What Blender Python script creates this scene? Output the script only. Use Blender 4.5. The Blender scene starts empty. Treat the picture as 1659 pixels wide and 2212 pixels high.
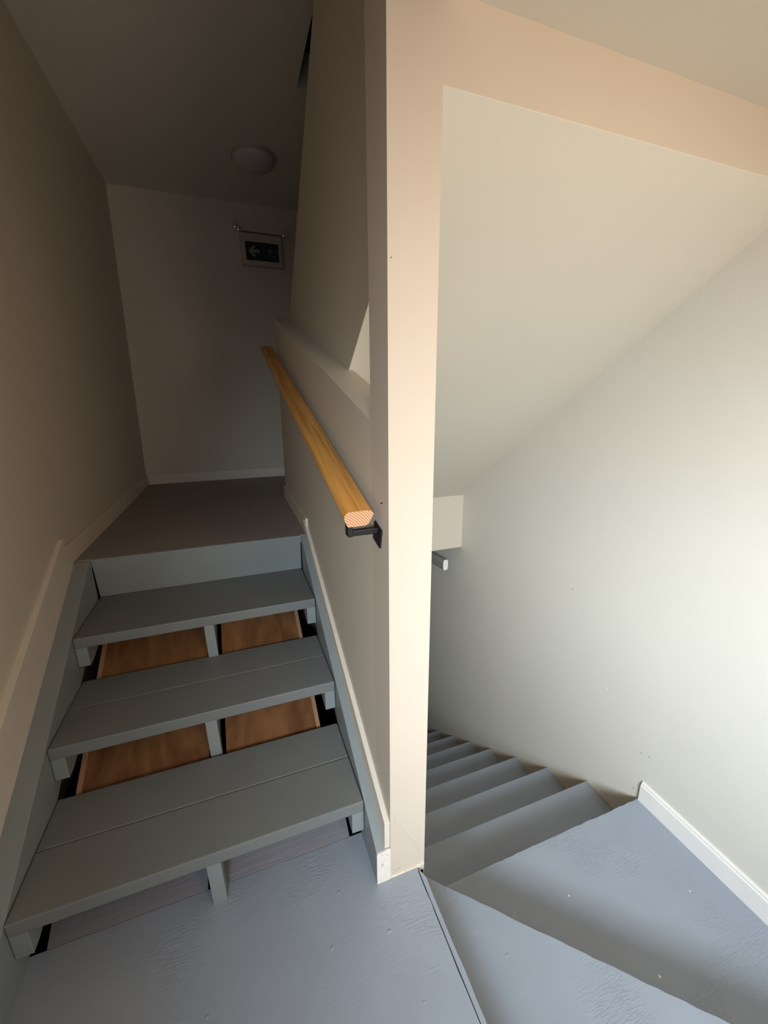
import bpy, bmesh, math, random
from mathutils import Vector, Matrix
random.seed(7)
SC = bpy.context.scene
COL = SC.collection

# ------------------------------------------------------------------ camera
CAM = (-0.3254, -0.8565, 1.4279); YAW, PITCH, ROLL, F = 0.3512, -0.2657, -0.0081, 875.9
cy, sy, cp, sp = math.cos(YAW), math.sin(YAW), math.cos(PITCH), math.sin(PITCH)
fwd = Vector((sy*cp, cy*cp, sp)); rt = Vector((cy, -sy, 0)); up = rt.cross(fwd)
c_, s_ = math.cos(ROLL), math.sin(ROLL)
rt, up = c_*rt + s_*up, -s_*rt + c_*up
cd = bpy.data.cameras.new('camera'); cam = bpy.data.objects.new('camera', cd); COL.objects.link(cam)
m = Matrix((rt, up, -fwd)).transposed().to_4x4(); m.translation = Vector(CAM); cam.matrix_world = m
cd.sensor_fit = 'HORIZONTAL'; cd.sensor_width = 36; cd.lens = F*36/1659; cd.clip_start = 0.02
SC.camera = cam
# ------------------------------------------------------------------ light
w = bpy.data.worlds.new('world'); SC.world = w; w.use_nodes = True
bg = w.node_tree.nodes['Background']; bg.inputs[0].default_value = (0.62, 0.78, 1.0, 1); bg.inputs[1].default_value = 0.9

def area(name, loc, target, sx, sy_, power, col):
    ld = bpy.data.lights.new(name, 'AREA'); ld.shape = 'RECTANGLE'; ld.size = sx; ld.size_y = sy_
    ld.energy = power; ld.color = col
    lo = bpy.data.objects.new(name, ld); COL.objects.link(lo); lo.location = loc
    lo.rotation_euler = (Vector(target) - Vector(loc)).to_track_quat('-Z', 'Y').to_euler()
    return lo
# daylight coming in through the window behind the camera, and an added warm fill imitating indoor bounce
WIN = (-0.95, 0.45, 0.45, 1.80)        # x0 x1 z0 z1 of the window in the near wall
wl = area('window_daylight', (-0.95, -2.75, 1.85), (1.15, 0.5, 0.72), 1.1, 0.9, 39.5, (0.80, 0.92, 1.0))
wl.data.spread = math.radians(68)
area('warm_fill_light', (0.45, -1.60, 1.45), (0.35, 0.0, 2.05), 0.5, 0.5, 11.5, (1.0, 0.76, 0.50))
SC.view_settings.view_transform = 'Standard'; SC.view_settings.look = 'None'
SC.view_settings.gamma = 1; SC.view_settings.use_curve_mapping = False
SC.view_settings.exposure = 0.35

# ------------------------------------------------------------------ materials
def mat(name, col, rough=0.6, bump=None, var=0.04, vscale=3.0, spec=0.5, metal=0.0, extra=None):
    M = bpy.data.materials.new(name); M.use_nodes = True
    nt = M.node_tree; b = nt.nodes['Principled BSDF']; N = nt.nodes.new; L = nt.links.new
    b.inputs['Roughness'].default_value = rough; b.inputs['Metallic'].default_value = metal
    b.inputs['Specular IOR Level'].default_value = spec
    tc = N('ShaderNodeTexCoord'); no = N('ShaderNodeTexNoise'); no.inputs['Scale'].default_value = vscale
    no.inputs['Detail'].default_value = 4; L(tc.outputs['Object'], no.inputs['Vector'])
    rp = N('ShaderNodeValToRGB')
    rp.color_ramp.elements[0].position = 0.3; rp.color_ramp.elements[1].position = 0.7
    rp.color_ramp.elements[0].color = tuple(c*(1-var) for c in col) + (1,)
    rp.color_ramp.elements[1].color = tuple(min(1, c*(1+var)) for c in col) + (1,)
    L(no.outputs[0], rp.inputs[0]); out = rp.outputs[0]
    if extra: out = extra(nt, tc, out)
    L(out, b.inputs['Base Color'])
    prev = None
    for (sc, det, stretch, strength, dist) in (bump or []):
        mp = N('ShaderNodeMapping'); mp.inputs['Scale'].default_value = stretch; L(tc.outputs['Object'], mp.inputs[0])
        n2 = N('ShaderNodeTexNoise'); n2.inputs['Scale'].default_value = sc; n2.inputs['Detail'].default_value = det
        L(mp.outputs[0], n2.inputs['Vector'])
        bm_ = N('ShaderNodeBump'); bm_.inputs['Strength'].default_value = strength; bm_.inputs['Distance'].default_value = dist
        L(n2.outputs[0], bm_.inputs['Height'])
        if prev: L(prev.outputs[0], bm_.inputs['Normal'])
        prev = bm_
    if prev: L(prev.outputs[0], b.inputs['Normal'])
    return M

def scuffs(dark, scale, lo, hi):
    def f(nt, tc, out):
        N = nt.nodes.new; L = nt.links.new
        n = N('ShaderNodeTexNoise'); n.inputs['Scale'].default_value = scale; n.inputs['Detail'].default_value = 8
        L(tc.outputs['Object'], n.inputs['Vector'])
        r = N('ShaderNodeMapRange'); r.inputs[1].default_value = lo; r.inputs[2].default_value = hi; L(n.outputs[0], r.inputs[0])
        mx = N('ShaderNodeMix'); mx.data_type = 'RGBA'; mx.inputs[7].default_value = dark + (1,)
        L(r.outputs[0], mx.inputs[0]); L(out, mx.inputs[6]); return mx.outputs[2]
    return f

def grain(c1, c2, stretch, scale, dist=2.0, wave=False, rotx=0.0, off=(0, 0, 0)):
    def f(nt, tc, out):
        N = nt.nodes.new; L = nt.links.new
        m0 = N('ShaderNodeMapping'); m0.inputs['Rotation'].default_value = (rotx, 0, 0); m0.inputs['Location'].default_value = off
        L(tc.outputs['Object'], m0.inputs[0])
        mp = N('ShaderNodeMapping'); mp.inputs['Scale'].default_value = stretch; L(m0.outputs[0], mp.inputs[0])
        if wave:
            n = N('ShaderNodeTexWave'); n.wave_type = 'RINGS'; n.rings_direction = 'Y'; n.inputs['Scale'].default_value = scale
            n.inputs['Distortion'].default_value = dist; n.inputs['Detail'].default_value = 2; n.inputs['Detail Scale'].default_value = 3
        else:
            n = N('ShaderNodeTexNoise'); n.inputs['Scale'].default_value = scale; n.inputs['Detail'].default_value = 6
            n.inputs['Distortion'].default_value = dist
        L(mp.outputs[0], n.inputs['Vector'])
        rp = N('ShaderNodeValToRGB'); rp.color_ramp.elements[0].position = 0.35; rp.color_ramp.elements[1].position = 0.65
        rp.color_ramp.elements[0].color = c1 + (1,); rp.color_ramp.elements[1].color = c2 + (1,)
        L(n.outputs[0], rp.inputs[0]); return rp.outputs[0]
    return f

PEEL = [(220, 2, (1, 1, 1), 0.12, 0.002), (5, 2, (1, 1, 1), 0.10, 0.01)]
M_wall = mat('cream_wall_paint', (0.63, 0.555, 0.455), 0.62, PEEL, 0.015, 2.0, 0.35)
M_wallr = mat('daylit_wall_paint', (0.665, 0.630, 0.560), 0.62, PEEL, 0.015, 2.0, 0.35)  # same wall paint, lightened and cooled to carry daylight on the right wall
M_pillar = mat('peach_cream_wall_paint', (0.60, 0.505, 0.415), 0.60, PEEL, 0.02, 2.0, 0.35)
M_ceil = mat('ceiling_paint', (0.70, 0.655, 0.565), 0.75, PEEL, 0.015, 2.0, 0.25)
M_trim = mat('white_trim_paint', (0.80, 0.77, 0.73), 0.40, [(60, 3, (1, 1, 1), 0.12, 0.002)], 0.03, 12.0)
M_skirt = mat('cream_skirt_paint', (0.71, 0.62, 0.53), 0.45, [(60, 3, (1, 1, 1), 0.12, 0.002)], 0.03, 12.0)
M_patch = mat('chipped_white_paint', (0.78, 0.70, 0.63), 0.7, [(90, 6, (1, 1, 1), 0.5, 0.004)], 0.05, 30.0,
              extra=scuffs((0.20, 0.20, 0.20), 55, 0.60, 0.72))
BRUSH = [(22, 5, (1.0, 7.0, 1.0), 0.10, 0.003), (120, 2, (1, 1, 1), 0.08, 0.001), (7, 3, (1, 1, 1), 0.22, 0.006), (3, 2, (1, 1, 1), 0.20, 0.012)]
M_floor = mat('blue_grey_floor_paint', (0.285, 0.320, 0.378), 0.36, BRUSH, 0.04, 5.0, 0.5,
              extra=scuffs((0.36, 0.38, 0.42), 18, 0.70, 0.78))
M_back = mat('purple_grey_board_paint', (0.17, 0.165, 0.19), 0.5, [(14, 3, (.4, 6, 1), 0.35, 0.004)], 0.05, 6.0, 0.4)
M_tread = mat('shaded_tread_paint', (0.180, 0.188, 0.184), 0.5, [(30, 4, (0.6, 8, 1), 0.10, 0.002), (6, 2, (1, 1, 1), 0.1, 0.006)], 0.04, 4.0, 0.4)  # same grey paint, darkened to put shade on the tread tops
M_frame = mat('grey_stringer_paint', (0.25, 0.275, 0.275), 0.45, [(30, 4, (6, 0.6, 1), 0.10, 0.002)], 0.04, 6.0, 0.4)
M_panel = mat('brown_plywood', (0.30, 0.14, 0.06), 0.6, [(30, 4, (8, 1, 1), 0.15, 0.002)], 0.1, 4.0, 0.3,
              extra=grain((0.12, 0.048, 0.016), (0.22, 0.10, 0.040), (3, 1, 1), 3.5, 1.5))
M_rail = mat('stained_pine', (0.5, 0.25, 0.07), 0.42, [(60, 4, (8, 0.5, 8), 0.08, 0.001)], 0.1, 4.0, 0.5,
             extra=grain((0.52, 0.225, 0.045), (0.76, 0.375, 0.095), (26, .9, 26), 2.4, 0.6, rotx=-.289))
M_end = mat('pine_end_grain', (0.8, 0.5, 0.3), 0.7, None, 0.1, 4.0, 0.2,
            extra=grain((0.46, 0.22, 0.11), (0.70, 0.41, 0.25), (1, 1, 1), 56, 0.35, True, off=(.135, 0, -1.075)))
M_greyrail = mat('grey_rail_paint', (0.34, 0.32, 0.31), 0.45, None, 0.03)
M_railcap = mat('pale_rail_end_paint', (0.85, 0.80, 0.80), 0.5, None, 0.03)
M_iron = mat('black_iron', (0.012, 0.012, 0.014), 0.45, [(80, 3, (1, 1, 1), 0.1, 0.001)], 0.1, 20.0, 0.5, 0.3)
M_dark = mat('unlit_void_black', (0.006, 0.006, 0.006), 0.95, None, 0.02, 3.0, 0.0)  # near-black colour stands in for the darkness of unlit voids
M_plast = mat('beige_plastic', (0.50, 0.42, 0.36), 0.5, None, 0.02)
M_chrome = mat('chrome', (0.92, 0.90, 0.90), 0.12, None, 0.02, 5.0, 0.5, 1.0)
M_signbg = mat('dark_green_sign_face', (0.006, 0.018, 0.012), 0.4, None, 0.05)
M_signfg = mat('pale_green_print', (0.20, 0.28, 0.17), 0.6, None, 0.05)
M_signfg2 = mat('faded_green_print', (0.07, 0.11, 0.09), 0.6, None, 0.3, 40.0)
M_glass = mat('opal_diffuser', (0.55, 0.49, 0.49), 0.35, None, 0.02)
M_chip = mat('white_paint_fleck', (0.9, 0.9, 0.9), 0.6, None, 0.02)
M_scar = mat('dark_scuff', (0.05, 0.045, 0.04), 0.8, None, 0.02)

def peel_ridges(M, mask_scale, lo, hi, strength, rot):
    nt = M.node_tree; N = nt.nodes.new; L = nt.links.new; b = nt.nodes['Principled BSDF']
    tc = N('ShaderNodeTexCoord'); m1 = N('ShaderNodeTexNoise'); m1.inputs['Scale'].default_value = mask_scale
    L(tc.outputs['Object'], m1.inputs['Vector'])
    mr = N('ShaderNodeMapRange'); mr.inputs[1].default_value = lo; mr.inputs[2].default_value = hi; L(m1.outputs[0], mr.inputs[0])
    mp = N('ShaderNodeMapping'); mp.inputs['Rotation'].default_value = (0, 0, rot); mp.inputs['Scale'].default_value = (1.0, 7.0, 1.0)
    L(tc.outputs['Object'], mp.inputs[0])
    n = N('ShaderNodeTexNoise'); n.inputs['Scale'].default_value = 30; n.inputs['Detail'].default_value = 3; n.inputs['Distortion'].default_value = 0.6
    L(mp.outputs[0], n.inputs['Vector'])
    st_ = N('ShaderNodeMapRange'); st_.inputs[1].default_value = .50; st_.inputs[2].default_value = .56; L(n.outputs[0], st_.inputs[0])
    mu = N('ShaderNodeMath'); mu.operation = 'MULTIPLY'; L(mr.outputs[0], mu.inputs[0]); L(st_.outputs[0], mu.inputs[1])
    bp = N('ShaderNodeBump'); bp.inputs['Strength'].default_value = strength; bp.inputs['Distance'].default_value = .0025
    L(mu.outputs[0], bp.inputs['Height'])
    old = b.inputs['Normal'].links[0].from_socket; L(old, bp.inputs['Normal']); L(bp.outputs[0], b.inputs['Normal'])
peel_ridges(M_floor, 4.0, .56, .68, .42, .12)

# ------------------------------------------------------------------ helpers
def link(name, bm_or_data, M=None, parent=None, kind=None, smooth=False):
    if isinstance(bm_or_data, bmesh.types.BMesh):
        me = bpy.data.meshes.new(name); bmesh.ops.recalc_face_normals(bm_or_data, faces=bm_or_data.faces)
        bm_or_data.to_mesh(me); bm_or_data.free()
    else: me = bm_or_data
    if M and not me.materials: me.materials.append(M)
    if smooth:
        for p in me.polygons: p.use_smooth = True
    o = bpy.data.objects.new(name, me); COL.objects.link(o)
    if parent: o.parent = parent; o.matrix_parent_inverse = parent.matrix_world.inverted()
    if kind: o['kind'] = kind
    return o
def bevel(bm, r, seg=2):
    if r: bmesh.ops.bevel(bm, geom=list(bm.edges), offset=r, segments=seg, affect='EDGES', profile=0.5)
def box_bm(x0, x1, y0, y1, z0, z1, r=0, bm=None):
    b = bm or bmesh.new()
    vs = [b.verts.new(p) for p in ((x0,y0,z0),(x1,y0,z0),(x1,y1,z0),(x0,y1,z0),(x0,y0,z1),(x1,y0,z1),(x1,y1,z1),(x0,y1,z1))]
    for f in ((0,3,2,1),(4,5,6,7),(0,1,5,4),(1,2,6,5),(2,3,7,6),(3,0,4,7)): b.faces.new([vs[i] for i in f])
    if not bm: bmesh.ops.recalc_face_normals(b, faces=b.faces); bevel(b, r)
    return b
def prism_bm(pts, a0, a1, axis, r=0, bm=None):
    """pts: polygon in the two other axes, extruded a0..a1 along axis ('x': pts=(y,z), 'y': (x,z), 'z': (x,y))"""
    def P(p, a): return {'x': (a, p[0], p[1]), 'y': (p[0], a, p[1]), 'z': (p[0], p[1], a)}[axis]
    b = bm or bmesh.new()
    A = [b.verts.new(P(p, a0)) for p in pts]; B = [b.verts.new(P(p, a1)) for p in pts]; n = len(pts)
    b.faces.new(A); b.faces.new(B[::-1])
    for i in range(n): b.faces.new((A[i], A[(i+1) % n], B[(i+1) % n], B[i]))
    if not bm: bmesh.ops.recalc_face_normals(b, faces=b.faces); bevel(b, r)
    return b
def hexa_bm(bot, top, r=0):
    b = bmesh.new(); A = [b.verts.new(p) for p in bot]; B = [b.verts.new(p) for p in top]; n = len(bot)
    b.faces.new(A); b.faces.new(B)
    for i in range(n): b.faces.new((A[i], A[(i+1) % n], B[(i+1) % n], B[i]))
    bmesh.ops.recalc_face_normals(b, faces=b.faces); bevel(b, r); return b
def cyl_bm(c, axis, rad, h, seg=24, r=0, rad2=None):
    b = bmesh.new(); bmesh.ops.create_cone(b, cap_ends=True, segments=seg, radius1=rad, radius2=rad if rad2 is None else rad2, depth=h)
    R = {'x': Matrix.Rotation(math.pi/2, 4, 'Y'), 'y': Matrix.Rotation(math.pi/2, 4, 'X'), 'z': Matrix.Identity(4)}[axis]
    bmesh.ops.transform(b, matrix=Matrix.Translation(c) @ R, verts=b.verts); return b
def empty(name, loc, label, cat, group=None):
    o = bpy.data.objects.new(name, None); COL.objects.link(o); o.location = loc
    o['label'] = label; o['category'] = cat
    if group: o['group'] = group
    bpy.context.view_layer.update(); return o
def jag(p, q, n, amp):
    """points from p to q (2D) with a slightly worn, wobbly line between"""
    out = [p]; dx, dy = q[0]-p[0], q[1]-p[1]; L = math.hypot(dx, dy); nx, ny = -dy/L, dx/L
    for i in range(1, n):
        t = i/n; e = random.uniform(-amp, amp); out.append((p[0]+dx*t+nx*e, p[1]+dy*t+ny*e))
    return out

# ------------------------------------------------------------------ dimensions (metres)
XL, XR, T = -1.05, 1.304, 0.112             # left wall, right wall, partition thickness
YB, YN, YF = 3.034, -1.9, 5.2              # back wall, near wall, far end of the lower flight
ZL, ZC, ZN, ZH = 0.760, 2.952, 2.148, 2.006 # upper landing, high ceiling, near ceiling, header underside
YO, YE = 0.122, 2.06                        # opening in the partition
SL = -0.722                                 # slope of the soffit
R2, G2, YW = 0.1913, 0.2775, 0.130          # lower flight riser, going, first edge
LOW = -2.9
ledge = lambda y: 1.382 + 0.2979*(y - 0.1225)
soff = lambda y: ZH + (0.728-ZH)/1.802*y

# ------------------------------------------------------------------ structure
# left wall leans very slightly outwards at the bottom
def lean(ya, yb, za, zb, b=None):
    xa = lambda z: -1.0645 + .0219*z
    b = b or bmesh.new()
    P = lambda x, y, z: b.verts.new((x, y, z))
    v = [P(xa(za), ya, za), P(-1.3, ya, za), P(-1.3, yb, za), P(xa(za), yb, za), P(xa(zb), ya, zb), P(-1.3, ya, zb), P(-1.3, yb, zb), P(xa(zb), yb, zb)]
    for f in ((0,3,2,1),(4,5,6,7),(0,1,5,4),(1,2,6,5),(2,3,7,6),(3,0,4,7)): b.faces.new([v[i] for i in f])
    return b
b = lean(YN-.12, YB+.1, -.3, 3.1)
link('wall_left', b, M_wall, kind='structure')
link('wall_back', box_bm(-1.3, XR+.2, YB, YB+.15, -.3, 3.1), M_wall, kind='structure')
link('wall_right', box_bm(XR, XR+.2, YN, YF, LOW, 4.3), M_wallr, kind='structure')
link('wall_far', box_bm(T, XR, YF, YF+.15, LOW, .302), M_wall, kind='structure')
x0, x1, z0, z1 = WIN
b = bmesh.new()
box_bm(-1.3, x0, YN-.12, YN, LOW, 2.3, bm=b); box_bm(x1, XR+.2, YN-.12, YN, LOW, 2.3, bm=b)
box_bm(x0, x1, YN-.12, YN, LOW, z0, bm=b); box_bm(x0, x1, YN-.12, YN, z1, 2.3, bm=b)
link('wall_near', b, M_wall, kind='structure')
wf = bmesh.new(); f = .04
for a in ((x0, x0+f, z0, z1), (x1-f, x1, z0, z1), (x0+f, x1-f, z0, z0+f), (x0+f, x1-f, z1-f, z1)):
    box_bm(a[0], a[1], YN-.09, YN-.05, a[2], a[3], bm=wf)
link('window_1', wf, M_trim, kind='structure')
# partition: newel-like front pillar (full height) and the half wall with its sloping ledge
link('wall_center', prism_bm([(YO, LOW), (YO, ledge(YO)), (YE-.02, ledge(YE-.02)), (YE+.06, ZL-.2), (YE+.06, LOW)], 0, T, 'x'), M_wall, kind='structure')
link('wall_pillar', box_bm(0, .115, 0, YO, -.20, ZC), M_pillar, kind='structure')
link('wall_lower_left', box_bm(0, T, YE+.06, YF, LOW, ZL-.05), M_wall, kind='structure')
link('wall_lower_near', box_bm(0, XR, -.15, -.05, LOW, -.45), M_wall, kind='structure')
# header, high side wall above it
link('wall_header', box_bm(.115, XR, 0, .12, ZH+.0015, ZC, 0), M_pillar, kind='structure')
link('wall_bulkhead', box_bm(-1.3, 0, -.42, -.30, ZN, ZC+.1), M_wall, kind='structure')
link('wall_bulkhead_side', box_bm(0, .115, -.42, 0, ZN, ZC), M_pillar, kind='structure')
link('wall_partition_lower', box_bm(0, .115, .0, YO, LOW, -.20), M_wall, kind='structure')
# side wall of the flight above, seen through the opening over the ledge
xd0, xd1 = .096, .20
tl = lambda y: 1.962 - .786*(y-2.045)
YC = .672
tail = [(2.045, ledge(2.045)), (2.045, 1.962), (1.001, 2.783), (.786, 2.952), (YO, 2.952)]
b = prism_bm([(YO, soff(YO)), (YC, soff(YC))] + tail, xd0, .0985, 'x')
prism_bm([(YO, soff(YO)+.03), (YC-.03, soff(YC-.03)+.03), (YC, soff(YC))] + tail, .0985, .1145, 'x', bm=b)
link('wall_upper_flight', b, M_wall, kind='structure')
# sloping soffit over the flight going down, and its downstand
YM, ZT, ZBm = 1.802, .728, .302
link('ceiling_soffit', prism_bm([(0, ZH), (YM, ZT), (YM+.25, ZT+.05), (.12, soff(.12)+.22), (.12, ZH+.02), (0, ZH+.0015)], .1150, XR, 'x'), M_ceil, kind='structure')
link('ceiling_soffit_return', prism_bm([(YO+.0005, soff(YO)), (YC-.001, soff(YC-.001)), (YC-.001, soff(YC-.001)+.02), (YO+.0005, soff(YO)+.02)], .0986, .1149, 'x'), M_ceil, kind='structure')
link('wall_downstand', box_bm(T, XR, YM, YM+.12, ZBm, ZT+.02), M_wall, kind='structure')
link('ceiling_lower', box_bm(T, XR, YM+.12, YF, ZBm, ZBm+.1), M_ceil, kind='structure')
b = box_bm(-1.3, XR+.2, YN-.12, -.30, ZN, ZN+.12); box_bm(.0, XR+.2, -.30, 0, ZN, ZN+.12, bm=b)
link('ceiling_near', b, M_ceil, kind='structure')
# high ceiling with a stairwell hole (x>.147, y<1.655)
HX, HY = .147, 1.655
b = bmesh.new()
box_bm(-1.3, HX, -.42, YB+.1, ZC, ZC+.15, bm=b); box_bm(HX, XR+.2, HY, YB+.1, ZC, ZC+.15, bm=b)
link('ceiling', b, M_ceil, kind='structure')
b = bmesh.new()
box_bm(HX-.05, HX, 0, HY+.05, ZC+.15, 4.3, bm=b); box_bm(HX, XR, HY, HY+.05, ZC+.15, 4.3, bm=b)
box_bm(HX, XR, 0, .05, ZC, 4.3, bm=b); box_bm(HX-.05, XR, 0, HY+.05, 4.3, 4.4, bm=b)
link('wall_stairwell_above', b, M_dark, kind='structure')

# floors
fl = empty('floor', (0, 0, 0), '', ''); del fl['label']; del fl['category']; fl['kind'] = 'structure'
XE = .089
pts = [(-1.06, YN), (XE, YN)] + jag((XE, YN), (XE, .0), 60, .0012)[1:] + [(XE, 0), (XE, .118), (0, .160), (-1.06, .160)]
b = prism_bm([(-1.06, YN)] + jag((XE, YN), (XE, -.002), 60, .0012) + [(XE, -.002), (-.0, -.002), (-.0, .165), (-1.06, .165)], -.02, 0, 'z')
link('floor_sheet', b, M_floor, fl)
link('edge_strip', prism_bm([(XE+.0035, YN)] + jag((XE+.018, YN), (XE+.016, -.004), 60, .0012) + [(XE+.0035, -.004)], -.045, -.0015, 'z'), M_floor, fl)
link('floor_riser', box_bm(XE-.015, XE+.0025, YN, -.003, -.1913, -.045), M_floor, fl)
up_fl = bmesh.new()
box_bm(-1.06, 0, 1.182, YE+.06, ZL-.04, ZL, bm=up_fl); box_bm(-1.06, XR, YE+.06, YB, ZL-.04, ZL, bm=up_fl)
link('floor_upper_landing', up_fl, mat('dark_landing_paint', (0.30, 0.26, 0.24), 0.55, BRUSH[1:], 0.05), kind='structure')
link('floor_lower', box_bm(0, XR+.1, -.2, YF, LOW-.1, LOW), M_floor, kind='structure')
link('floor_subfloor', box_bm(-1.3, T, .0, YB+.1, -.12, -.021), M_dark, kind='structure')

# baseboards and skirts
link('baseboard_back', box_bm(-1.05, 0.4, YB-.014, YB, ZL, ZL+.085, .003), M_skirt, kind='structure')
link('baseboard_left', hexa_bm([(-1.05,1.165,ZL),(-1.031,1.165,ZL),(-1.031,YB-.014,ZL),(-1.05,YB-.014,ZL)],
                               [(-1.05,1.105,ZL+.088),(-1.031,1.105,ZL+.088),(-1.031,YB-.014,ZL+.088),(-1.05,YB-.014,ZL+.088)], .002), M_skirt, kind='structure')
link('baseboard_center', box_bm(-.013, 0, 1.19, YE+.05, ZL, ZL+.085, .002), M_skirt, kind='structure')
hb = .103
b = prism_bm([(XR, -2*R2), (XR-.014, -2*R2), (XR-.014, -2*R2+hb-.018), (XR-.010, -2*R2+hb-.012), (XR-.010, -2*R2+hb-.005), (XR-.006, -2*R2+hb), (XR, -2*R2+hb)], YN, YW-.004, 'y')
link('baseboard_right', b, M_trim, kind='structure')
# sloping skirt on the left wall (above the stringer) and on the partition
sk = lambda y: .870 + .520*(y-1.064)
link('trim_1', prism_bm([(-.05, sk(-.05)-.24), (-.05, sk(-.05)), (1.105, sk(1.105)-.005), (1.165, .765), (1.10, .66)], -1.060, -1.030, 'x', .0015), M_skirt, kind='structure')
skr = lambda y: .222 + .489*y
link('trim_2', prism_bm([(.004, skr(0)-.108), (.004, skr(0)), (1.235, skr(1.235)), (1.235, skr(1.235)-.07), (1.10, .66)], -.0165, 0, 'x', .0012), M_skirt, kind='structure')
# grey-painted board along the floor at the left wall
link('baseboard_floor_left', box_bm(-1.062, -.977, YN, .100, 0, .125, .003), M_floor, kind='structure')

# ------------------------------------------------------------------ upper (open) flight
st = empty('staircase', (-.51, .116, 0), 'short open-riser flight of grey-painted wooden steps going up to the dark landing on the left', 'stairs')
X0, X1 = -.970, -.047
TH = .043
Y = [.116, .480, .823, 1.174]; Z = [.195, .378, .568, .760]; B = [.469, .832, 1.20]
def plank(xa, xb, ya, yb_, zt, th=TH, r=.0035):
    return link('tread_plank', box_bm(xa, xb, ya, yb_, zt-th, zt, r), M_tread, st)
SP = .0022
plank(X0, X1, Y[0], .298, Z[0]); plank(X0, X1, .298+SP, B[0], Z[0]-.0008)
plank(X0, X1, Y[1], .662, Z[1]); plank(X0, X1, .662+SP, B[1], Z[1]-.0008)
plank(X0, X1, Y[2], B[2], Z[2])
# sloped top riser under the landing edge
link('riser', hexa_bm([(X0-.001,1.198,Z[2]),(X1-.0,1.198,Z[2]),(X1-.0,1.222,Z[2]),(X0-.001,1.222,Z[2])],
                      [(X0-.001,1.172,Z[3]-.0004),(X1-.0,1.172,Z[3]-.0004),(X1-.0,1.1815,Z[3]-.0004),(X0-.001,1.1815,Z[3]-.0004)], .001), M_frame, st)
# stringers
top = lambda y: .124 + .548*y
bot = lambda y: max(0, .190 + .53*(y-.468))
for (a0, a1, ys, yst) in ((-1.031, X0-.002, -.10, -.10), (-.044, -.0005, .0012, .0)):
    pr = [(ys, 0.0015), (ys, max(.03, top(ys)) if ys >= 0 else top(ys)), (1.166, .757), (1.172, .72), (1.172, .56), (1.0, bot(1.0)), (.468, bot(.468)), (.30, bot(.30)), (.20, .0015)]
    link('stringer', prism_bm(pr, a0, a1, 'x', .0015), M_frame, st)
cap = link('stringer_end_cap', prism_bm([(-.0435, 0.001), (-.0435, .119), (-.040, .123), (-.004, .1255), (-.0005, .124), (-.0005, .001)], -.0028, .0012, 'y'), M_patch, st)
cap['label'] = 'chipped off-white painted end of the grey stringer'
# cleats under the tread ends, centre posts
for k in range(3):
    yk, zk = Y[k]+.003, Z[k]-TH
    for (xa, xb) in ((X0, X0+.039), (X1-.039, X1)):
        yr = B[k]-.01
        link('cleat', prism_bm([(yk, zk), (yk, zk-.080), (yk+.10, max(zk-.080, bot(yk+.10)+.0)), (yr, zk-.002), (yr, zk)] if False else
                               [(yk, zk), (yk, zk-.080), (yk+.035, zk-.080), (yr, zk-.004), (yr, zk)], xa, xb, 'x', .0015), M_frame, st)
    zb = 0 if k == 0 else Z[k-1]-TH-.02
    lean = .006
    link('support_post', hexa_bm([(-.513,yk,zb),(-.474,yk,zb),(-.474,yk+.035,zb),(-.513,yk+.035,zb)],
                                 [(-.517,yk,zk),(-.478,yk,zk),(-.478,yk+.035,zk),(-.517,yk+.035,zk)], .0015), M_frame, st)
# backing: brown panels behind the open risers, two grey-painted boards at the foot
pl = lambda y: .170 + .53*(y-.48)
def slab(name, xa, xb, ya, yb_, th, M, off=0, r=.0015):
    return link(name, prism_bm([(ya, pl(ya)+off), (yb_, pl(yb_)+off), (yb_+.004, pl(yb_)-th+off), (ya+.004, pl(ya)-th+off)], xa, xb, 'x', r), M, st)
for (xa, xb) in ((-.928, -.520), (-.462, -.112)):
    p = slab('backing_panel', xa, xb, .40, 1.15, .01, M_panel)
    p['label'] = 'bare brown plywood panel'
for (xa, xb) in ((-.930, -.914), (-.126, -.110)):
    slab('panel_batten', xa, xb, .42, 1.14, .008, mat('pale_batten', (.36, .20, .11), .6) if 'pale_batten' not in bpy.data.materials else bpy.data.materials['pale_batten'], .008)
for (xa, xb) in ((-.935, -.530), (-.500, -.085)):
    slab('backing_board', xa, xb, .166, .226, .012, M_back, -.003)
    slab('backing_board', xa, xb, .229, .398, .012, M_back, .004)
link('center_carriage', prism_bm([(.16, 0), (.22, .0), (1.15, bot(1.15)-.13), (1.15, bot(1.15)-.02), (.2, bot(.2)-.02)], -.512, -.482, 'x'), M_frame, st)

# ------------------------------------------------------------------ lower flight with two winders
ls = empty('staircase', (.70, .13, -1.0), 'grey-painted enclosed flight of steps turning and going down on the right of the pillar', 'stairs')
d0, d1 = (.150, .088), (XR-.014, -1.036)
pts = jag(d0, d1, 70, .0016) + [d1, (XR-.001, YN+.001), (.096, YN+.001), (.096, -.004), (.117, -.003), (.117, .098), (.135, .102)]
link('winder_tread', prism_bm(pts, -R2-.035, -R2, 'z'), M_floor, ls)
link('winder_riser', prism_bm([(d0[0]-.02, d0[1]-.004), (d1[0]-.02, d1[1]-.004), (d1[0]-.032, d1[1]-.016), (d0[0]-.032, d0[1]-.016)], -2*R2, -R2-.035, 'z'), M_floor, ls)
pts = [(.117, YW)] + [(XR-.0005, YW)] + [(XR-.0005, YN+.001), (.117, YN+.001)]
e = jag((.117, YW), (XR-.0005, YW), 60, .0018)
link('winder_tread', prism_bm(e + [(XR-.0005, YW), (XR-.0005, YN+.001), (.117, YN+.001)], -2*R2-.035, -2*R2, 'z'), M_floor, ls)
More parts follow.
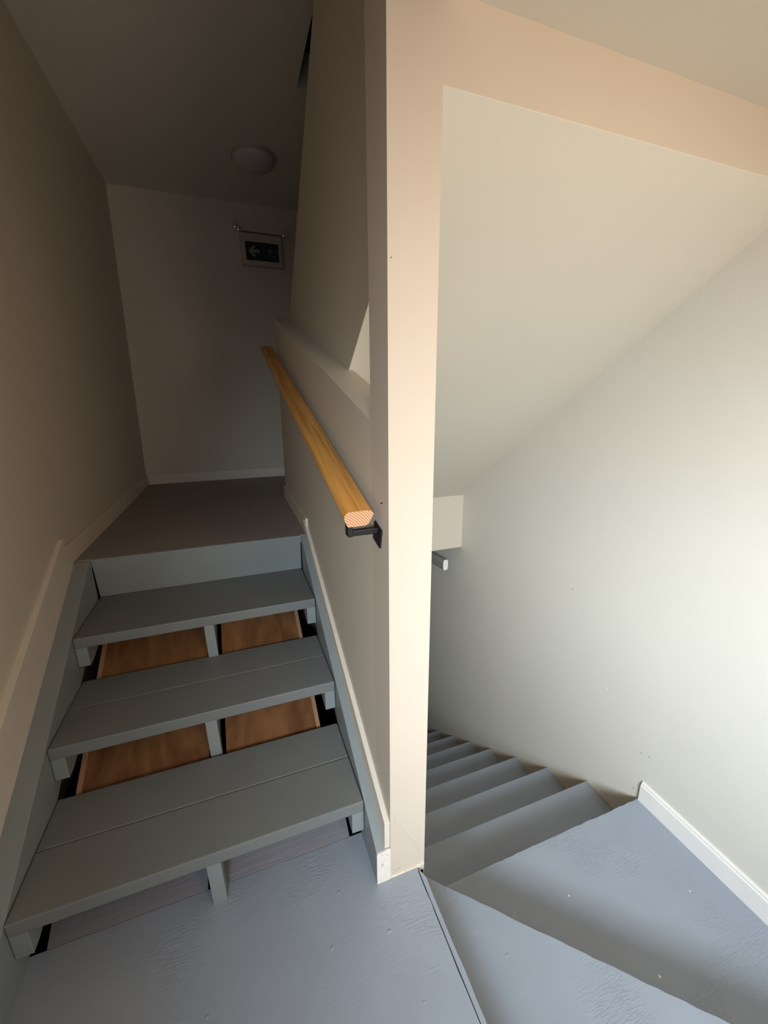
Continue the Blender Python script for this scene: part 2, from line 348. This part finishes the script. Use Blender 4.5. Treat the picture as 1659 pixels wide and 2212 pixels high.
for k in range(1, 11):
    yk, zk = YW+G2*k, -R2*(k+2)
    if zk < LOW: break
    link('tread', box_bm(.1155, XR-.0005, yk-G2-.03, yk, zk-.034, zk, .003), M_floor, ls)
    link('riser', box_bm(.1155, XR-.0005, yk-G2-.045, yk-G2-.030, zk, zk+R2-.034), M_floor, ls)
# thin caulk skirt line against the right wall
link('wall_string', prism_bm([(YW-.02, -3*R2-.2), (YW-.02, -3*R2+.012), (YW+.09, -3*R2+.012), (YW+G2-.005, -3*R2+.006), (YW+G2*8, -R2*10), (YW+G2*8, -R2*10-.2)], XR-.004, XR-.0005, 'x'), M_wall, ls)

# ------------------------------------------------------------------ handrail of the upper flight
hr = empty('handrail', (-.055, .05, 1.15), 'honey-coloured wooden handrail on black iron brackets along the half wall on the left', 'handrail')
ym0, ym1, hs = .050, 2.12, .2975
prof = [(-.086,.000),(-.0935,.016),(-.095,.022),(-.0935,.029),(-.089,.035),(-.083,.0375),(-.040,.0385),(-.030,.037),(-.0225,.033),(-.0205,.029),(-.022,.024),(-.034,.004),(-.040,.0005)]
b = bmesh.new(); n = len(prof); NS = 12; rings = []
for i in range(NS+1):
    y = ym0 + (ym1-ym0)*i/NS
    rings.append([b.verts.new((x, y, 1.1355 + z + hs*(y-ym0))) for x, z in prof])
for i in range(NS):
    for j in range(n): b.faces.new((rings[i][j], rings[i][(j+1) % n], rings[i+1][(j+1) % n], rings[i+1][j]))
f0 = b.faces.new(rings[0]); f1 = b.faces.new(rings[-1][::-1]); f0.material_index = 1; f1.material_index = 1
me = bpy.data.meshes.new('rail'); bmesh.ops.recalc_face_normals(b, faces=b.faces); b.to_mesh(me); b.free()
me.materials.append(M_rail); me.materials.append(M_end)
link('rail', me, None, hr)
def bracket(y, xe=-.084):
    dz = hs*(y-.072); zc = 1.1165+dz
    br = link('bracket', box_bm(xe, xe+.013, y-.014, y+.014, zc-.010, zc+.0225, .002), M_iron, hr)
    link('arm', box_bm(xe+.004, -.003, y-.010, y+.006, zc-.010, zc+.006, .003), M_iron, br)
    # square plate turned with the slope of the rail
    Rm = Matrix.Translation((0, y+.001, zc-.0155)) @ Matrix.Rotation(math.radians(15), 4, 'X')
    pb = box_bm(-.0055, 0, -.0265, .0265, -.0265, .0265, .002); bmesh.ops.transform(pb, matrix=Rm, verts=pb.verts)
    link('plate', pb, M_iron, br)
    for q in (-1, 1):
        s = cyl_bm((-.0062, .0, q*.018), 'x', .0035, .003, 12); bmesh.ops.transform(s, matrix=Rm, verts=s.verts)
        link('screw', s, M_iron, br)
bracket(.072); bracket(1.10, -.060); bracket(1.90, -.060)
# ------------------------------------------------------------------ handrail of the lower flight
lr = empty('handrail', (XR-.07, 1.9, .12), 'grey-painted handrail with pale end cap on the right wall going down beneath the downstand', 'handrail')
def oval(cx, cz, a, c, k=20):
    o = []
    for i in range(k):
        t = 2*math.pi*i/k; q = .62
        o.append((cx + a*math.copysign(abs(math.cos(t))**q, math.cos(t)), cz + c*math.copysign(abs(math.sin(t))**q, math.sin(t))))
    return o
b = bmesh.new(); R_ = []
ya, sl2 = 1.90, -.09
for y in (ya, ya+1.6):
    R_.append([b.verts.new((x, y, z + sl2*(y-ya))) for x, z in oval(1.222, .121, .0225, .047)])
k = len(R_[0])
for j in range(k): b.faces.new((R_[0][j], R_[0][(j+1) % k], R_[1][(j+1) % k], R_[1][j]))
f0 = b.faces.new(R_[0]); b.faces.new(R_[1][::-1])
link('rail', b, M_greyrail, lr)
b = prism_bm(oval(1.222, .121, .022, .0465), ya-.003, ya-.0002, 'y'); c = link('end_cap', b, M_railcap, lr); c['label'] = 'pale pinkish-white end cap'
for y in (ya+.75, ya+1.4):
    z = .121+sl2*(y-ya)
    link('bracket', box_bm(1.222, XR-.001, y-.012, y+.012, z-.06, z-.045, .002), M_iron, lr)

# ------------------------------------------------------------------ exit sign with emergency lamps
YS = YB-.055
es = empty('exit_sign', (.05, YB, 2.62), 'beige exit sign with a left arrow and small chrome lamps on the back wall', 'sign')
link('housing', box_bm(-.118, .205, YS, YB, 2.505, 2.735, .006), M_plast, es)
px0, px1, pz0, pz1 = -.082, .176, 2.540, 2.672
pan = link('sign_panel', box_bm(px0, px1, YS-.004, YS-.0005, pz0, pz1, .001), M_signbg, es)
pan['label'] = 'near-black green sign face'
def flat(name, pts, M, par): return link(name, prism_bm(pts, YS-.0056, YS-.0045, 'y'), M, par)
ax, az = -.015, 2.606
flat('arrow', [(-.062, az), (-.022, az+.036), (-.004, az+.036), (-.026, az+.011), (.026, az+.011), (.026, az-.011), (-.026, az-.011), (-.004, az-.040), (-.022, az-.040)], M_signfg, pan)
# running figure in a doorway
def fig(pts): return [(.104+x*.9, 2.604+z*.9) for x, z in pts]
fb = bmesh.new()
def add(pts): prism_bm(fig(pts), YS-.0056, YS-.0045, 'y', bm=fb)
add([(.010,.045),(.018,.052),(.027,.045),(.018,.037)])
add([(-.006,.030),(.018,.034),(.026,.026),(.012,-.006),(-.004,.0)])
add([(-.006,.030),(-.028,.016),(-.030,.008),(-.024,.006),(-.004,.018)])
add([(.022,.024),(.040,.006),(.036,.0),(.016,.014)])
add([(-.004,.0),(-.022,-.014),(-.030,-.040),(-.022,-.042),(-.012,-.020),(.008,-.008)])
add([(.004,-.004),(.022,-.022),(.048,-.030),(.048,-.038),(.018,-.032),(-.002,-.012)])
link('running_figure', fb, M_signfg2, pan)
db = bmesh.new()
for a in ((-.052,-.046,-.055,.058), (-.052,-.020,.052,.058), (.052,.058,-.055,.058)): prism_bm(fig([(a[0],a[2]),(a[1],a[2]),(a[1],a[3]),(a[0],a[3])]), YS-.0056, YS-.0045, 'y', bm=db)
link('doorway_mark', db, M_signfg2, pan, kind='stuff')
link('lamp_bar', box_bm(-.12, .215, YS+.01, YS+.022, 2.7352, 2.744, .001), M_scar, es)
for (x, z, ddy) in ((-.150, 2.762, 0), (-.124, 2.742, -.012), (.222, 2.733, -.012), (.246, 2.748, 0)):
    y = YS-.005+ddy
    hb_ = bmesh.new(); bmesh.ops.create_uvsphere(hb_, u_segments=18, v_segments=12, radius=.021)
    bmesh.ops.transform(hb_, matrix=Matrix.Translation((x, y, z)), verts=hb_.verts)
    h = link('lamp_head', hb_, M_chrome, es, smooth=True)
    link('lamp_rim', cyl_bm((x, y-.012, z), 'y', .0175, .009, 18), M_chrome, h)

# ------------------------------------------------------------------ ceiling light
cl = empty('ceiling_light', (-.024, 2.345, ZC), 'round unlit dome ceiling light on the dark ceiling above the landing', 'light')
link('base', cyl_bm((-.024, 2.345, ZC-.008), 'z', .142, .016, 40), M_plast, cl)
b = bmesh.new(); bmesh.ops.create_uvsphere(b, u_segments=40, v_segments=20, radius=1)
bmesh.ops.delete(b, geom=[v for v in b.verts if v.co.z > .01], context='VERTS')
bmesh.ops.transform(b, matrix=Matrix.Translation((-.024, 2.345, ZC-.016)) @ Matrix.Diagonal((.132, .132, .062, 1)), verts=b.verts)
link('diffuser', b, M_glass, cl, smooth=True)

# ------------------------------------------------------------------ wear marks that belong to the walls and treads
def blob(c, axis, ru, rv, M, name, parent, n=11, side=1, rot=0.0, th=.0006):
    """a small irregular fleck or scuff lying on a surface; axis is the surface normal"""
    pts = []
    for i in range(n):
        t = 2*math.pi*i/n; q = random.uniform(.55, 1.1); u, v = ru*q*math.cos(t), rv*q*math.sin(t)
        pts.append((u*math.cos(rot) - v*math.sin(rot), u*math.sin(rot) + v*math.cos(rot)))
    o = {'x': (1, 2, 0), 'y': (0, 2, 1), 'z': (0, 1, 2)}[axis]
    pts = [(p[0]+c[o[0]], p[1]+c[o[1]]) for p in pts]; a = c[o[2]]
    return link(name, prism_bm(pts, a, a + side*th, axis), M, parent)
pil = bpy.data.objects['wall_pillar']; wr = bpy.data.objects['wall_right']
M_smudge = mat('grey_smudge', (0.42, 0.40, 0.37), 0.8, None, 0.1, 60.0)
M_crack = mat('hairline_crack', (0.40, 0.33, 0.27), 0.9, None, 0.05)
M_plaster = mat('bare_plaster_edge', (0.74, 0.66, 0.52), 0.9, [(160, 5, (1, 1, 1), .6, .003)], 0.12, 90.0)
blob((0, .049, 1.188), 'x', .010, .0022, M_scar, 'wall_scuff', pil, side=-1, rot=-.35)
blob((0, .040, 1.210), 'x', .004, .003, M_smudge, 'wall_scuff', pil, side=-1)
for x, z in ((.097, 1.151), (.107, 1.150)): blob((x, 0, z), 'y', .0032, .0016, M_chip, 'paint_fleck', pil, side=-1)
blob((.008, 0, 1.707), 'y', .0014, .0014, M_scar, 'wall_scuff', pil, side=-1)
def crack(pts):
    up_ = [(x + random.uniform(0, .0004), z + random.uniform(.0003, .0008)) for x, z in pts]
    link('crack', prism_bm(pts + up_[::-1], -.0005, 0, 'y'), M_crack, pil)
crack([(.028,.222), (.031,.207), (.036,.190), (.042,.176), (.050,.161), (.060,.142), (.068,.129), (.079,.110), (.088,.093), (.094,.075), (.096,.052)])
crack([(.015,.255), (.016,.235), (.014,.215), (.016,.199)])
# broken plaster rim along the foot of the pillar
lo = [(.0012 + .1135*i/46, .0002) for i in range(47)]
hi = [(.0012 + .1135*i/46, .006 + .007*random.random() + (.010*random.random() if i > 34 else 0)) for i in range(47)]
b = prism_bm(lo + hi[::-1], -.0016, 0, 'y'); link('plaster_rim', b, M_plaster, pil)
for x, z in ((.012, .030), (.020, .022), (.009, .018), (.030, .027)): blob((x, 0, z), 'y', .004, .0022, M_smudge, 'wall_scuff', pil, side=-1, rot=random.random())
for (y, z, a, c, M) in ((.164, -.36, .004, .011, M_smudge), (.158, -.149, .009, .004, M_smudge), (.122, -.137, .006, .004, M_smudge),
                        (.662, .45, .007, .007, M_smudge), (.375, .038, .0035, .0035, M_chip), (.9, .1, .005, .004, M_smudge)):
    blob((XR, y, z), 'x', a, c, M, 'wall_scuff', wr, side=-1)
w2 = [o for o in bpy.data.objects if o.name.startswith('winder_tread')]
for x, y, a in ((.699, -.062, .0030), (.805, -.341, .0034), (1.141, -.211, .0022)):
    blob((x, y, -2*R2), 'z', a, a*1.4, M_chip, 'paint_fleck', ls)
# little lumps and drips in the floor paint
for (x, y, z, par) in [(-.21, -.10, 0, fl), (-.16, .02, 0, fl), (-.02, -.28, 0, fl), (-.30, -.32, 0, fl), (-.52, -.12, 0, fl), (-.05, -.12, 0, fl),
                       (.30, -.20, -R2, ls), (.42, -.42, -R2, ls), (1.12, -.18, -2*R2, ls), (1.16, -.20, -2*R2, ls), (.9, .0, -2*R2, ls)]:
    b = bmesh.new(); bmesh.ops.create_uvsphere(b, u_segments=10, v_segments=6, radius=1)
    q = random.uniform(.0022, .0045)
    bmesh.ops.transform(b, matrix=Matrix.Translation((x, y, z)) @ Matrix.Rotation(random.random()*3, 4, 'Z') @ Matrix.Diagonal((q*1.6, q, q*.35, 1)), verts=b.verts)
    link('paint_lump', b, M_floor, par, smooth=True)
